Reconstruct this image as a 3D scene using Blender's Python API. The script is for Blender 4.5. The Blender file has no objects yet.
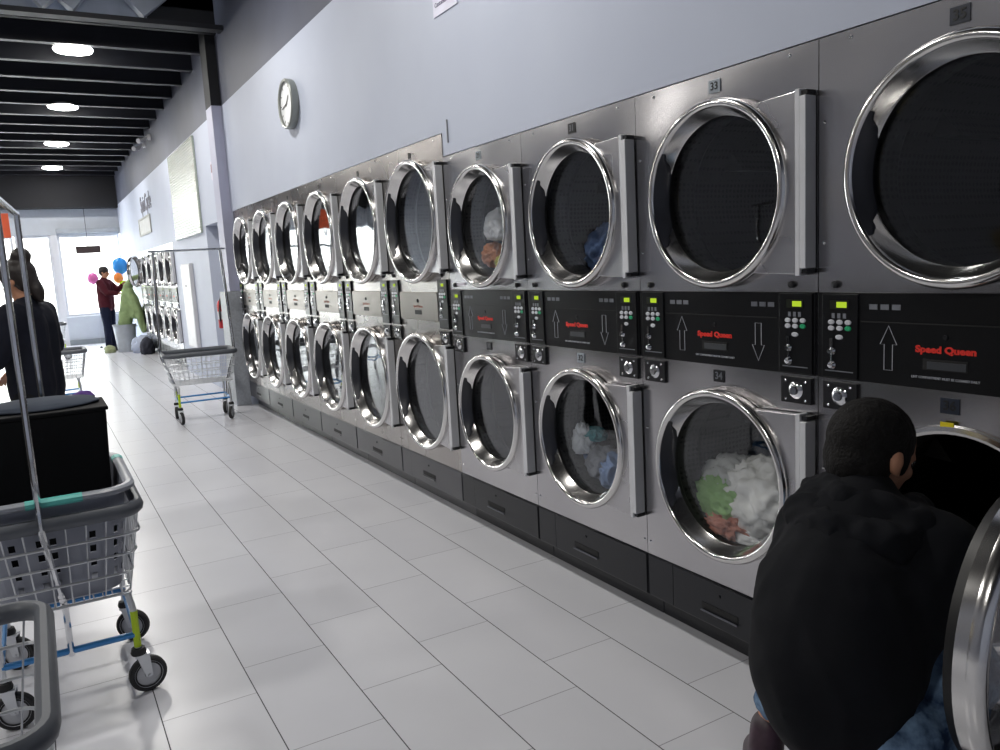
import bpy, math, random
from mathutils import Vector, Matrix, noise
R=math.radians; PI=math.pi
random.seed(7)
SC=bpy.context.scene; COL=SC.collection
# ------------------------------------------------------------------ camera
CAM=dict(f=797.84,yaw=.5210,pitch=-.1424,roll=-.0550,h=1.4265)
def make_camera():
    cd=bpy.data.cameras.new('camera'); co=bpy.data.objects.new('camera',cd); COL.objects.link(co)
    y,p,r=CAM['yaw'],CAM['pitch'],CAM['roll']
    f=Vector((math.sin(y)*math.cos(p),math.cos(y)*math.cos(p),math.sin(p)))
    rt=Vector((math.cos(y),-math.sin(y),0)); u=rt.cross(f)
    r2=math.cos(r)*rt+math.sin(r)*u; u2=-math.sin(r)*rt+math.cos(r)*u
    m=Matrix((r2,u2,-f)).transposed().to_4x4(); m.translation=Vector((0,0,CAM['h']))
    co.matrix_world=m
    cd.sensor_fit='HORIZONTAL'; cd.sensor_width=36; cd.lens=36*CAM['f']/1000; cd.clip_start=.02; cd.clip_end=300
    SC.camera=co
make_camera()
vs=SC.view_settings
SC.display_settings.display_device='sRGB'
vs.view_transform='Standard'; vs.look='None'; vs.gamma=1; vs.use_curve_mapping=False
vs.exposure=1.0
SC.cycles.max_bounces=8; SC.cycles.diffuse_bounces=4; SC.cycles.glossy_bounces=5; SC.cycles.transparent_max_bounces=12
SC.cycles.caustics_reflective=False; SC.cycles.caustics_refractive=False; SC.cycles.sample_clamp_indirect=6
SC.cycles.use_denoising=True
# ------------------------------------------------------------------ materials
MATS={}
def srgb(h):
    h=h.lstrip('#'); c=[int(h[i:i+2],16)/255 for i in (0,2,4)]
    return tuple((x/12.92 if x<=.04045 else ((x+.055)/1.055)**2.4) for x in c)
class NT:
    def __init__(s,name):
        s.m=bpy.data.materials.new(name); s.m.use_nodes=True; s.t=s.m.node_tree; s.t.nodes.clear()
        s.out=s.n('ShaderNodeOutputMaterial')
    def n(s,ty,**k):
        nd=s.t.nodes.new(ty)
        for a,b in k.items(): setattr(nd,a,b)
        return nd
    def l(s,a,b): s.t.links.new(a,b)
    def math(s,op,a,b=None,c=None):
        nd=s.n('ShaderNodeMath',operation=op)
        for i,v in enumerate((a,b,c)):
            if v is None: continue
            if isinstance(v,(int,float)): nd.inputs[i].default_value=v
            else: s.l(v,nd.inputs[i])
        return nd.outputs[0]
    def obj(s): return s.n('ShaderNodeTexCoord').outputs['Object']
    def mapping(s,src,scale):
        nd=s.n('ShaderNodeMapping'); nd.inputs['Scale'].default_value=scale; s.l(src,nd.inputs[0]); return nd.outputs[0]
    def noise(s,src,scale,detail=3,rough=.5):
        nd=s.n('ShaderNodeTexNoise'); nd.inputs['Scale'].default_value=scale; nd.inputs['Detail'].default_value=detail
        nd.inputs['Roughness'].default_value=rough
        if src is not None: s.l(src,nd.inputs['Vector'])
        return nd.outputs[0]
    def ramp(s,src,stops):
        nd=s.n('ShaderNodeValToRGB'); cr=nd.color_ramp
        while len(cr.elements)<len(stops): cr.elements.new(.5)
        for e,(p,c) in zip(cr.elements,stops):
            e.position=p; e.color=(*c,1) if len(c)==3 else c
        s.l(src,nd.inputs[0]); return nd.outputs[0]
    def mix(s,f,a,b):
        nd=s.n('ShaderNodeMix',data_type='RGBA')
        for i,v in ((0,f),(6,a),(7,b)):
            if isinstance(v,(int,float)): nd.inputs[i].default_value=v
            elif isinstance(v,tuple): nd.inputs[i].default_value=(*v,1)
            else: s.l(v,nd.inputs[i])
        return nd.outputs[2]
    def bsdf(s,col=(.5,.5,.5),rough=.5,metal=0,spec=.5,**k):
        b=s.n('ShaderNodeBsdfPrincipled')
        for nm,v in (('Base Color',col),('Roughness',rough),('Metallic',metal),('Specular IOR Level',spec)):
            if isinstance(v,tuple): b.inputs[nm].default_value=(*v,1)
            elif isinstance(v,(int,float)): b.inputs[nm].default_value=v
            else: s.l(v,b.inputs[nm])
        for nm,v in k.items(): b.inputs[nm.replace('_',' ')].default_value=v
        s.l(b.outputs[0],s.out.inputs[0]); return b
    def bump(s,b,h,strength=.2,dist=.01):
        nd=s.n('ShaderNodeBump'); nd.inputs['Strength'].default_value=strength; nd.inputs['Distance'].default_value=dist
        s.l(h,nd.inputs['Height']); s.l(nd.outputs[0],b.inputs['Normal'])
def simple(name,col,rough=.5,metal=0,spec=.5,var=.08,vs=8,bump=0,bs=60,bd=.002):
    if name in MATS: return MATS[name]
    t=NT(name); c=srgb(col) if isinstance(col,str) else col
    n=t.noise(t.obj(),vs)
    lo=tuple(max(0,x*(1-var)) for x in c); hi=tuple(min(1,x*(1+var)) for x in c)
    b=t.bsdf(t.ramp(n,[(.3,lo),(.7,hi)]),rough,metal,spec)
    if bump: t.bump(b,t.noise(t.obj(),bs),bump,bd)
    MATS[name]=t.m; return t.m
def emis(name,col,strength):
    t=NT(name); e=t.n('ShaderNodeEmission'); e.inputs[0].default_value=(*col,1); e.inputs[1].default_value=strength
    t.l(e.outputs[0],t.out.inputs[0]); return t.m
def steel(name,col,rough,wob=.5,brush=(3,3,160),wsc=1.6,wd=.02,an=0,ar=0):
    t=NT(name); o=t.n('ShaderNodeNewGeometry').outputs['Position']
    br=t.noise(t.mapping(o,brush),1,4,.6)
    sm=t.noise(o,3,2)
    c=t.ramp(br,[(.2,tuple(x*.95 for x in col)),(.8,col)])
    r=t.math('ADD',t.math('MULTIPLY',sm,.08),rough-.04)
    b=t.bsdf(c,r,1.0); b.inputs['Anisotropic'].default_value=an; b.inputs['Anisotropic Rotation'].default_value=ar
    tg=t.n('ShaderNodeTangent',direction_type='RADIAL',axis='Z'); t.l(tg.outputs[0],b.inputs['Tangent'])
    w=t.noise(o,wsc,1,.3)
    h=w
    t.bump(b,h,wob,wd)
    return t.m
M={}
M['steel']=steel('brushed_stainless_steel',(.56,.55,.565),.22,wob=.7,wsc=1.5,wd=.055,an=.8,ar=0)
M['steel_tan']=steel('warm_stainless_steel',(.44,.415,.40),.27,wob=.5,wsc=1.6,wd=.02,an=.8,ar=0)
M['steel_drawer']=steel('brown_grey_drawer_steel',(.25,.225,.205),.34,wob=.3,wsc=1.6,wd=.01,an=.6)
M['steel_door']=steel('satin_steel_door',(.58,.57,.585),.28,wob=.4,wsc=2.2,wd=.022,an=.75)
M['ring']=steel('polished_ring_steel',(.74,.73,.72),.17,wob=.25,brush=(40,40,40),wsc=5,wd=.012)
M['chrome']=simple('chrome',(.75,.76,.78),.12,1,var=.04)
M['dullchrome']=simple('zinc_plated_wire',(.62,.64,.67),.3,.65,var=.1)
M['bar']=simple('satin_aluminium',(.60,.61,.64),.4,0,var=.04)
M['black']=simple('black_plastic','#15161a',.38,var=.1,spec=.4)
M['panel']=simple('black_control_panel','#0b0c0f',.32,var=.08,spec=.3)
M['slot']=simple('dark_cavity','#050506',.6)
M['gasket']=simple('black_rubber','#08080a',.45)
M['handle']=simple('dark_grey_handle_plastic','#24262e',.35)
M['basepaint']=simple('charcoal_enamel','#11131a',.3,var=.06,spec=.45)
M['basereflect']=simple('enamel_base_reflection_grey','#3a3b40',.3,var=.06,spec=.6)  # black base lightened in colour for the reflections on the tall bank
M['whitebtn']=simple('pale_button','#c9cbd2',.4)
M['greenbtn']=simple('green_button','#1fa06a',.4)
M['red']=simple('red_lettering','#e02a1c',.5)
M['lineart']=simple('pale_print','#b9bcc4',.5)
M['darkprint']=simple('faint_grey_print','#6d7078',.5)
M['lcd']=emis('lit_yellow_green_display',(.50,.72,.04),.42)
M['lcdoff']=simple('display_bezel','#1a1f10',.3)
M['label']=simple('number_label','#9aa3ad',.5)
M['labeldark']=simple('dark_blue_label','#1a2233',.4)
M['ink']=simple('black_ink','#0c0d10',.5)
M['yellow']=simple('yellow_sticker','#e6d21a',.5)
def glass_mat():
    t=NT('tinted_door_glass')
    ge=t.n('ShaderNodeNewGeometry'); dt=t.n('ShaderNodeVectorMath',operation='DOT_PRODUCT'); t.l(ge.outputs['Normal'],dt.inputs[0]); t.l(ge.outputs['Incoming'],dt.inputs[1])
    cs=t.math('ABSOLUTE',dt.outputs['Value']); fq=t.math('POWER',t.math('SUBTRACT',1,cs),4.2); fac=t.math('ADD',.032,t.math('MULTIPLY',fq,.968))
    tr=t.n('ShaderNodeBsdfTransparent'); tr.inputs[0].default_value=(.95,.955,.96,1)
    gl=t.n('ShaderNodeBsdfGlossy'); gl.inputs['Roughness'].default_value=.02; gl.inputs[0].default_value=(.95,.97,1,1)
    w=t.noise(t.n('ShaderNodeNewGeometry').outputs['Position'],4,1)
    bp=t.n('ShaderNodeBump'); bp.inputs['Strength'].default_value=.12; bp.inputs['Distance'].default_value=.02
    t.l(w,bp.inputs['Height']); t.l(bp.outputs[0],gl.inputs['Normal'])
    mx=t.n('ShaderNodeMixShader'); t.l(fac,mx.inputs[0]); t.l(tr.outputs[0],mx.inputs[1]); t.l(gl.outputs[0],mx.inputs[2])
    t.l(mx.outputs[0],t.out.inputs[0]); return t.m
M['glass']=glass_mat()
def pane_mat():
    t=NT('clear_window_glass')
    ge=t.n('ShaderNodeNewGeometry'); dt=t.n('ShaderNodeVectorMath',operation='DOT_PRODUCT'); t.l(ge.outputs['Normal'],dt.inputs[0]); t.l(ge.outputs['Incoming'],dt.inputs[1])
    fac=t.math('ADD',.04,t.math('MULTIPLY',t.math('POWER',t.math('SUBTRACT',1,t.math('ABSOLUTE',dt.outputs['Value'])),5),.9))
    tr=t.n('ShaderNodeBsdfTransparent'); tr.inputs[0].default_value=(.97,.98,.98,1)
    gl=t.n('ShaderNodeBsdfGlossy'); gl.inputs['Roughness'].default_value=.01
    mx=t.n('ShaderNodeMixShader'); t.l(fac,mx.inputs[0]); t.l(tr.outputs[0],mx.inputs[1]); t.l(gl.outputs[0],mx.inputs[2])
    t.l(mx.outputs[0],t.out.inputs[0]); return t.m
M['pane']=pane_mat()
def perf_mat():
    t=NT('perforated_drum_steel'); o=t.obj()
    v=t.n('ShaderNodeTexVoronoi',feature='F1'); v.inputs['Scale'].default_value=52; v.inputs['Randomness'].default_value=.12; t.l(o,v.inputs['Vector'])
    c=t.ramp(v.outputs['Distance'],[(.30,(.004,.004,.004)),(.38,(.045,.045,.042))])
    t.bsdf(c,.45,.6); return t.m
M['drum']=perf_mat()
def floor_mat():
    t=NT('pale_grey_floor_tile'); p=t.n('ShaderNodeNewGeometry').outputs['Position']
    sx=t.n('ShaderNodeSeparateXYZ'); t.l(p,sx.inputs[0]); W=.3048; L=.6096
    u=t.math('DIVIDE',t.math('SUBTRACT',sx.outputs[0],.1988),W); s=t.math('FLOOR',u); fu=t.math('FRACT',u)
    vv=t.math('DIVIDE',t.math('SUBTRACT',t.math('SUBTRACT',sx.outputs[1],.24),t.math('MULTIPLY',s,.2032)),L)
    iv=t.math('FLOOR',vv); fv=t.math('FRACT',vv)
    du=t.math('MULTIPLY',t.math('MINIMUM',fu,t.math('SUBTRACT',1,fu)),W)
    dv=t.math('MULTIPLY',t.math('MINIMUM',fv,t.math('SUBTRACT',1,fv)),L)
    gu=t.math('LESS_THAN',du,.0019); gv=t.math('LESS_THAN',dv,.0016)
    cid=t.n('ShaderNodeCombineXYZ'); t.l(s,cid.inputs[0]); t.l(iv,cid.inputs[1])
    wn=t.n('ShaderNodeTexWhiteNoise',noise_dimensions='2D'); t.l(cid.outputs[0],wn.inputs['Vector'])
    n=t.noise(p,2.5,4,.5)
    k=t.math('ADD',t.math('MULTIPLY',wn.outputs['Value'],.35),t.math('MULTIPLY',n,.65))
    c=t.ramp(k,[(.2,srgb('#c9cad1')),(.8,srgb('#d3d4da'))])
    c=t.mix(gv,c,srgb('#8d8d95')); c=t.mix(gu,c,srgb('#3d3d44'))
    g=t.math('MAXIMUM',gu,gv)
    r=t.math('ADD',t.math('MULTIPLY',n,.06),t.math('ADD',.26,t.math('MULTIPLY',g,.4)))
    b=t.bsdf(c,r,0,.5)
    t.bump(b,t.math('MULTIPLY',g,-1.0),.3,.0015)
    return t.m
M['floor']=floor_mat()
def wall_mat():
    t=NT('two_tone_wall_paint'); p=t.n('ShaderNodeNewGeometry').outputs['Position']
    sx=t.n('ShaderNodeSeparateXYZ'); t.l(p,sx.inputs[0])
    up=t.math('GREATER_THAN',sx.outputs[2],3.2)
    n=t.noise(p,1.5,3)
    a=t.ramp(n,[(.3,srgb('#b5bccd')),(.7,srgb('#bbc2d2'))]); d=t.ramp(n,[(.3,srgb('#4c505e')),(.7,srgb('#555968'))])
    b=t.bsdf(t.mix(up,a,d),.55,0,.3)
    t.bump(b,t.noise(p,180,2),.12,.001)
    return t.m
M['wall']=wall_mat()
M['white']=simple('white_paint','#c9cace',.5,var=.02)
M['pillar']=simple('pillar_blue_grey_paint','#a9abc0',.5,var=.03)
M['darkpaint']=simple('dark_navy_ceiling_paint','#0d0f16',.7,var=.2,vs=3)
M['joist']=simple('navy_joist_paint','#141721',.55,var=.2,vs=3)
M['flange']=simple('joist_flange_lit','#1e2029',.5,var=.3,vs=5)  # floor-bounced light painted in: flanges lighter than the joists
M['truss']=simple('grey_galvanised_truss','#aab2c0',.5,0,var=.15,vs=4)
M['endpanel']=simple('speckled_grey_laminate','#a7acb4',.5,var=.12,vs=50)
# ------------------------------------------------------------------ mesh helpers
class MB:
    def __init__(s): s.v=[]; s.f=[]
    def add(s,vs,fs,mat=None):
        b=len(s.v)
        s.v+= [tuple(mat@Vector(v)) for v in vs] if mat is not None else [tuple(v) for v in vs]
        s.f+=[tuple(i+b for i in f) for f in fs]; return s
    def box(s,x0,x1,y0,y1,z0,z1,mat=None):
        v=[(x,y,z) for x in (x0,x1) for y in (y0,y1) for z in (z0,z1)]
        return s.add(v,[(0,1,3,2),(4,6,7,5),(0,4,5,1),(2,3,7,6),(0,2,6,4),(1,5,7,3)],mat)
    def taperbox(s,x0,x1,y0,y1,z0,z1,k,mat=None):
        cx,cy=(x0+x1)/2,(y0+y1)/2; v=[]
        for z,kk in ((z0,k),(z1,1)):
            for a,b in ((x0,y0),(x1,y0),(x1,y1),(x0,y1)): v.append((cx+(a-cx)*kk,cy+(b-cy)*kk,z))
        return s.add(v,[(3,2,1,0),(4,5,6,7),(0,1,5,4),(1,2,6,5),(2,3,7,6),(3,0,4,7)],mat)
    def tube(s,pts,r,n=8,closed=False,mat=None,cap=True,sq=1.0):
        pts=[Vector(p) for p in pts]; N=len(pts); rs=r if isinstance(r,(list,tuple)) else [r]*N
        vs=[];fs=[]; prev=None
        for i,p in enumerate(pts):
            if closed: t=(pts[(i+1)%N]-pts[i-1])
            else: t=pts[min(i+1,N-1)]-pts[max(i-1,0)]
            t.normalize()
            if prev is None:
                a=Vector((0,0,1)) if abs(t.z)<.9 else Vector((1,0,0))
                u=(a-t*a.dot(t)).normalized()
            else: u=(prev-t*prev.dot(t)).normalized()
            prev=u; w=t.cross(u)
            for k in range(n):
                an=2*PI*k/n+PI/n; vs.append(p+(u*math.cos(an)*sq+w*math.sin(an))*rs[i])
        m=N if closed else N-1
        for i in range(m):
            j=(i+1)%N
            for k in range(n):
                k2=(k+1)%n; fs.append((i*n+k,i*n+k2,j*n+k2,j*n+k))
        if cap and not closed:
            fs.append(tuple(range(n-1,-1,-1))); fs.append(tuple((N-1)*n+k for k in range(n)))
        return s.add(vs,fs,mat)
    def lathe(s,prof,n=48,axis='x',c=(0,0,0),a0=0,a1=2*PI,mat=None):
        """prof: (radius, offset along axis)"""
        full=abs(a1-a0-2*PI)<1e-6; m=n if full else n+1; vs=[];fs=[]
        for i in range(m):
            a=a0+(a1-a0)*i/n; ca,sa=math.cos(a),math.sin(a)
            for r,h in prof:
                if axis=='x': vs.append((c[0]+h,c[1]+r*ca,c[2]+r*sa))
                elif axis=='y': vs.append((c[0]+r*ca,c[1]+h,c[2]+r*sa))
                else: vs.append((c[0]+r*ca,c[1]+r*sa,c[2]+h))
        P=len(prof)
        for i in range(n):
            j=(i+1)%m
            for k in range(P-1):
                fs.append((i*P+k,j*P+k,j*P+k+1,i*P+k+1))
        return s.add(vs,fs,mat)
    def sphere(s,c,r,n=16,m=10,mat=None):
        rx,ry,rz=r if isinstance(r,(list,tuple)) else (r,r,r)
        vs=[(c[0],c[1],c[2]-rz)];fs=[]
        for i in range(1,m):
            ph=-PI/2+PI*i/m
            for k in range(n):
                a=2*PI*k/n; vs.append((c[0]+rx*math.cos(ph)*math.cos(a),c[1]+ry*math.cos(ph)*math.sin(a),c[2]+rz*math.sin(ph)))
        vs.append((c[0],c[1],c[2]+rz))
        for k in range(n): fs.append((0,1+(k+1)%n,1+k))
        for i in range(m-2):
            for k in range(n):
                a=1+i*n+k;b=1+i*n+(k+1)%n; fs.append((a,b,b+n,a+n))
        o=1+(m-2)*n
        for k in range(n): fs.append((o+k,o+(k+1)%n,len(vs)-1))
        return s.add(vs,fs,mat)
    def build(s,name,mat=None,parent=None,smooth=35,bevel=0,kind=None,loc=None):
        me=bpy.data.meshes.new(name); me.from_pydata(s.v,[],s.f); me.update()
        bm_fix(me)
        if smooth is not None:
            me.shade_smooth(); me.set_sharp_from_angle(angle=R(smooth))
        o=bpy.data.objects.new(name,me); COL.objects.link(o)
        if mat is not None: me.materials.append(mat)
        if parent is not None: o.parent=parent
        if loc is not None: o.location=loc
        if bevel:
            b=o.modifiers.new('bevel','BEVEL'); b.width=bevel; b.segments=2; b.limit_method='ANGLE'; b.angle_limit=R(40)
        if kind: o['kind']=kind
        return o
import bmesh
def bm_fix(me):
    bm=bmesh.new(); bm.from_mesh(me); bmesh.ops.recalc_face_normals(bm,faces=bm.faces); bm.to_mesh(me); bm.free()
def tag(o,label,cat,group=None,kind=None):
    o['label']=label; o['category']=cat
    if group: o['group']=group
    if kind: o['kind']=kind
    return o
def empty(name,loc=(0,0,0),rz=0):
    o=bpy.data.objects.new(name,None); COL.objects.link(o); o.location=loc; o.rotation_euler=(0,0,rz); o.empty_display_size=.1
    return o
def kids(o): return [c for c in ALLKIDS.get(o.name,[])]
def copy_tree(o,parent=None,skip=()):
    c=o.copy(); COL.objects.link(c)
    if parent is not None: c.parent=parent; c.matrix_parent_inverse=o.matrix_parent_inverse.copy()
    for ch in [x for x in bpy.data.objects if x.parent==o]:
        if ch.name.split('.')[0] in skip: continue
        copy_tree(ch,c)
    return c
def struct(mb,name,mat,**k):
    return mb.build(name,mat,kind='structure',smooth=None,**k)
def text(name,body,size,mat,parent,loc,rot=(PI/2,0,-PI/2),sx=1,ext=.0006,bold=0,align='CENTER'):
    cu=bpy.data.curves.new(name,'FONT'); cu.body=body; cu.size=size; cu.align_x=align; cu.align_y='CENTER'; cu.extrude=ext; cu.offset=bold
    cu.resolution_u=3
    tmp=bpy.data.objects.new('lettering_tmp',cu); COL.objects.link(tmp); bpy.context.view_layer.update()
    me=bpy.data.meshes.new_from_object(tmp.evaluated_get(bpy.context.evaluated_depsgraph_get())); bpy.data.objects.remove(tmp); bpy.data.curves.remove(cu)
    me.name=name; me.materials.clear(); me.materials.append(mat)
    o=bpy.data.objects.new(name,me); COL.objects.link(o)
    if parent is not None: o.parent=parent
    o.location=loc; o.rotation_euler=rot; o.scale=(sx,1,1); return o
def cap(mb,p0,r0,p1,r1,n=14):
    p0,p1=Vector(p0),Vector(p1)
    mb.sphere(p0,r0,n,8); mb.sphere(p1,r1,n,8)
    mb.tube([p0,p1],[r0,r1],n)
def chain(mb,pts,n=14):
    for a,b in zip(pts[:-1],pts[1:]): cap(mb,a[:3],a[3],b[:3],b[3],n)
def ell(mb,c,r,rot=None):
    m=Matrix.Translation(Vector(c))
    if rot is not None: m=m@rot
    mb.sphere((0,0,0),r,20,14,m)
def organic(mb,name,mat,parent=None,voxel=.01,smooth=4,fold=0,fs=8,seed=0,loc=None):
    """fuse overlapping volumes into one continuous smooth surface"""
    me=bpy.data.meshes.new(name); me.from_pydata(mb.v,[],mb.f); me.update(); bm_fix(me)
    o=bpy.data.objects.new(name,me); COL.objects.link(o)
    rm=o.modifiers.new('r','REMESH'); rm.mode='VOXEL'; rm.voxel_size=voxel; rm.use_smooth_shade=True
    if smooth:
        sm=o.modifiers.new('s','SMOOTH'); sm.factor=.5; sm.iterations=smooth
    dg=bpy.context.evaluated_depsgraph_get(); dg.update()
    nm=bpy.data.meshes.new_from_object(o.evaluated_get(dg)); o.modifiers.clear(); o.data=nm; bpy.data.meshes.remove(me)
    nm.name=name
    if fold:
        off=Vector((seed*3.1,seed*1.7,seed))
        ns=[v.normal.copy() for v in nm.vertices]
        for v,nn in zip(nm.vertices,ns):
            p=v.co*fs+off
            w=Vector((p.x,p.y,p.z*.45))+.6*noise.noise_vector(p*.6)
            d=1-2*abs(noise.noise(w)); d+=.5*(1-2*abs(noise.noise(w*2.3+off)))
            v.co+=nn*fold*(d-.6)
        nm.update()
    nm.shade_smooth(); nm.materials.clear(); nm.materials.append(mat)
    if parent is not None: o.parent=parent
    if loc is not None: o.location=loc
    return o
def cloth_blob(name,loc,r,mat,label,cat='clothes',group=None,amp=.35,fs=3.0,seed=0,sub=5,rz=0,flat=-.6):
    """a crumpled heap: a sphere drawn into ridged folds, flattened underneath"""
    bm=bmesh.new(); bmesh.ops.create_icosphere(bm,subdivisions=sub,radius=1); off=Vector((seed*5.3,seed*2.1,seed*1.3))
    for v in bm.verts:
        p=v.co.copy(); q=p*fs*.6+off; q=q+noise.noise_vector(q*.7)*.9
        d=(1-2*abs(noise.noise(q)))*.6+(1-2*abs(noise.noise(q*2.1+off)))*.3+.12*(1-2*abs(noise.noise(q*4.3)))
        v.co=p*(1+amp*(d-.35))
        if v.co.z<flat: v.co.z=flat+(v.co.z-flat)*.15
    for v in bm.verts: v.co=Vector((v.co.x*r[0],v.co.y*r[1],(v.co.z-flat)*r[2]))
    me=bpy.data.meshes.new(name); bm.to_mesh(me); bm.free(); me.shade_smooth(); me.materials.append(mat)
    o=bpy.data.objects.new(name,me); COL.objects.link(o); o.location=loc; o.rotation_euler=(0,0,rz)
    return tag(o,label,cat,group)
FAB={}
def fabric(name,col,rough=.85,sheen=.2):
    if name in FAB: return FAB[name]
    t=NT(name); o=t.obj(); c=srgb(col)
    n=t.noise(o,9,3); b=t.bsdf(t.ramp(n,[(.3,tuple(x*.85 for x in c)),(.7,tuple(min(1,x*1.1) for x in c))]),rough,0,.25)
    t.bump(b,t.noise(o,400,2),.25,.001)
    FAB[name]=t.m; return t.m
# ------------------------------------------------------------------ setting
D=1.9458
YE=21.2      # far wall
fl=MB().box(-5,3.2,-3,YE+.2,-.08,0); struct(fl,'floor',M['floor'])
# right wall, in one slab with its cut-outs for the two dryer banks and the doorway
XW=D+.004; XO=XW+.16
w=MB()
w.box(XW,XO,-3,3.868,1.985,4.7); w.box(XW,XO,3.868,8.935,2.105,4.7)
w.box(XW,XO,8.935,9.54,0,4.7)
w.box(XW,XO,9.54,10.54,2.05,4.7)
w.box(XW,XO,10.54,13.27,0,4.7)
w.box(XW,XO,13.27,18.02,1.985,4.7)
w.box(XW,XO,18.02,YE,0,4.7)
w.box(XW,XO,-3,-.82,0,1.985)
struct(w,'wall_right',M['wall'])
struct(MB().box(3.05,3.2,-3,YE,0,4.7),'wall_light_stop',M['white'])  # unseen wall added behind the dryers to block light leaks
struct(MB().box(XO,XO+.06,9.4,10.7,0,2.2),'door_1',M['white'])
struct(MB().box(-5.0,-4.85,-3,YE,0,4.7),'wall_left',simple('left_wall_darkened','#7b7e88',.6,var=.03))  # left wall colour darkened so the door glass reflects less light
struct(MB().box(-5,3.2,-3.15,-3,0,4.7),'wall_near',M['wall'])
struct(MB().box(-5,3.2,-3,8.78,4.66,4.8),'ceiling',M['darkpaint'])
struct(MB().box(-5,XW,8.9,YE,4.12,4.3).box(-5,XW,8.9,8.96,3.9,4.8),'ceiling.001',M['darkpaint'])
# raised grey strip painted as the shade of a wall groove above the seam
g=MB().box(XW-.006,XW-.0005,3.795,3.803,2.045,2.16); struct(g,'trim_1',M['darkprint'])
# pillar
p=MB().box(D-.10,XW-.0005,8.99,9.28,1.255,3.2); struct(p,'trim_2',M['pillar'])
p=MB().box(D-.10,XW-.0005,8.99,9.28,3.2,4.1); struct(p,'trim_3',M['darkpaint'])
struct(MB().box(D-.05,XW-.0005,9.30,9.52,0,2.3),'trim_4',M['white'],bevel=.005)
ep=MB().box(D-.155,XW-.001,8.945,9.27,0,1.25); struct(ep,'trim_5',M['endpanel'],bevel=.004)
# green-grey rippled panel above the doorway
def ripple():
    t=NT('greenish_rippled_glass_panel'); p=t.n('ShaderNodeNewGeometry').outputs['Position']
    b=t.bsdf(srgb('#a9b3a8'),.18,0,.6)
    wv=t.n('ShaderNodeTexWave',bands_direction='Z'); wv.inputs['Scale'].default_value=9; wv.inputs['Distortion'].default_value=2.5; t.l(p,wv.inputs['Vector'])
    t.bump(b,wv.outputs[1],.5,.01); return t.m
pn=MB().box(XW-.03,XW-.0005,10.72,12.75,1.98,3.17).build('wall_panel',ripple(),bevel=.004)
tag(pn,'greenish rippled wall panel high above the service doorway','panel')
# ceiling joists
k=0
for y in [9.56+.795*i for i in range(15)]:
    if y>20.9: break
    o=MB().box(-4.84,XW-.002,y-.02,y+.02,3.87,4.118); j=o.build('ceiling_joist',M['joist'],smooth=None)
    j['kind']='structure'
    f=MB().box(-4.84,XW-.002,y-.045,y+.045,3.85,3.868).build('joist_flange',M['flange'],parent=j,smooth=None)
for y in [.5+1.15*i for i in range(7)]:
    j=MB().box(-4.84,XW-.002,y-.02,y+.02,4.05,4.4).build('ceiling_joist',M['joist'],smooth=None); j['kind']='structure'
    MB().box(-4.84,XW-.002,y-.045,y+.045,4.03,4.05).build('joist_flange',M['flange'],parent=j,smooth=None)
# open-web girder truss of wide flat members
t=MB(); t.box(-4.8,XW-.01,8.52,8.66,3.84,3.885); t.box(-4.8,XW-.01,8.52,8.66,4.5,4.56); 
tr=t.build('girder_truss',M['joist'],smooth=None); tr['kind']='structure'
MB().box(-4.8,1.28,8.78,8.87,3.93,4.5).build('duct_panel',M['truss'],parent=tr,smooth=None)
x=-4.54; up=True
while x<1.0:
    a=(x,8.58,4.0); b=(x+.42,8.58,4.49)
    if not up: a,b=(x,8.58,4.49),(x+.42,8.58,4.0)
    dv=(Vector(b)-Vector(a)).normalized(); sd=Vector((dv.z,0,-dv.x))*.16
    vs=[]
    for q in (Vector(a),Vector(b)):
        for s1 in (-1,1):
            for yy in (-.07,.07): vs.append(q+sd*s1+Vector((0,yy*(1 if s1>0 else .6),0)))
    MB().add(vs,[(0,1,3,2),(4,6,7,5),(0,4,5,1),(2,3,7,6),(0,2,6,4),(1,5,7,3)]).build('web_member',M['truss'],parent=tr,smooth=None)
    x+=.42; up=not up
# ceiling lights
lampm=emis('lamp_diffuser',(1,.97,.92),70)
def lamp(x,y,label,z=3.85):
    t=empty('ceiling_light',(x,y,z)); tag(t,label,'light','round surface lamps under the ceiling joists')
    MB().lathe([(.001,.022),(.185,.022),(.192,.0),(.190,-.004),(.182,-.004)],64,'z').build('lamp_housing',M['white'],t)
    MB().lathe([(.0005,-.030),(.15,-.028),(.180,-.020),(.187,-.004)],64,'z').build('diffuser',lampm,t)
    if z+.05<3.9: pass
    return t
names=['nearest the girder truss','second from the girder truss','third from the girder truss','farthest towards the shop front']
for i,y in enumerate((9.76,12.86,16.2,19.48)):
    lamp(.664,y,'round glowing ceiling lamp, '+names[i],3.86)
for y,n in ((6.5,'over the aisle short of the girder truss'),(3.2,'over the aisle beside the black tote')):
    t=lamp(.664,y,'round glowing ceiling lamp hung '+n,3.98)
for i,y in enumerate((.1,3.2,6.5,9.76,12.86,16.2,19.48)):
    lamp(-2.5,y,'added ceiling lamp of the left row over the folding counter, '+['third short of the truss','second short of the truss','nearest short of the truss','just beyond the truss','second beyond the truss','third beyond the truss','nearest the shop front'][i],3.98 if y<9 else 3.85)  # left row is unseen, added for extra light in the room
# far shop front wall
fw=MB(); z0=2.56
fw.box(-4.85,XW,YE,YE+.2,z0,4.7)
fw.box(.62,XW,YE,YE+.18,0,.66)
struct(fw,'wall_far',simple('shopfront_grey_white','#b4bac2',.6,var=.03))
struct(MB().box(.62,XW,YE-.06,YE,.0,.12),'baseboard_far',simple('skirting_grey','#80878c',.5))

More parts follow.
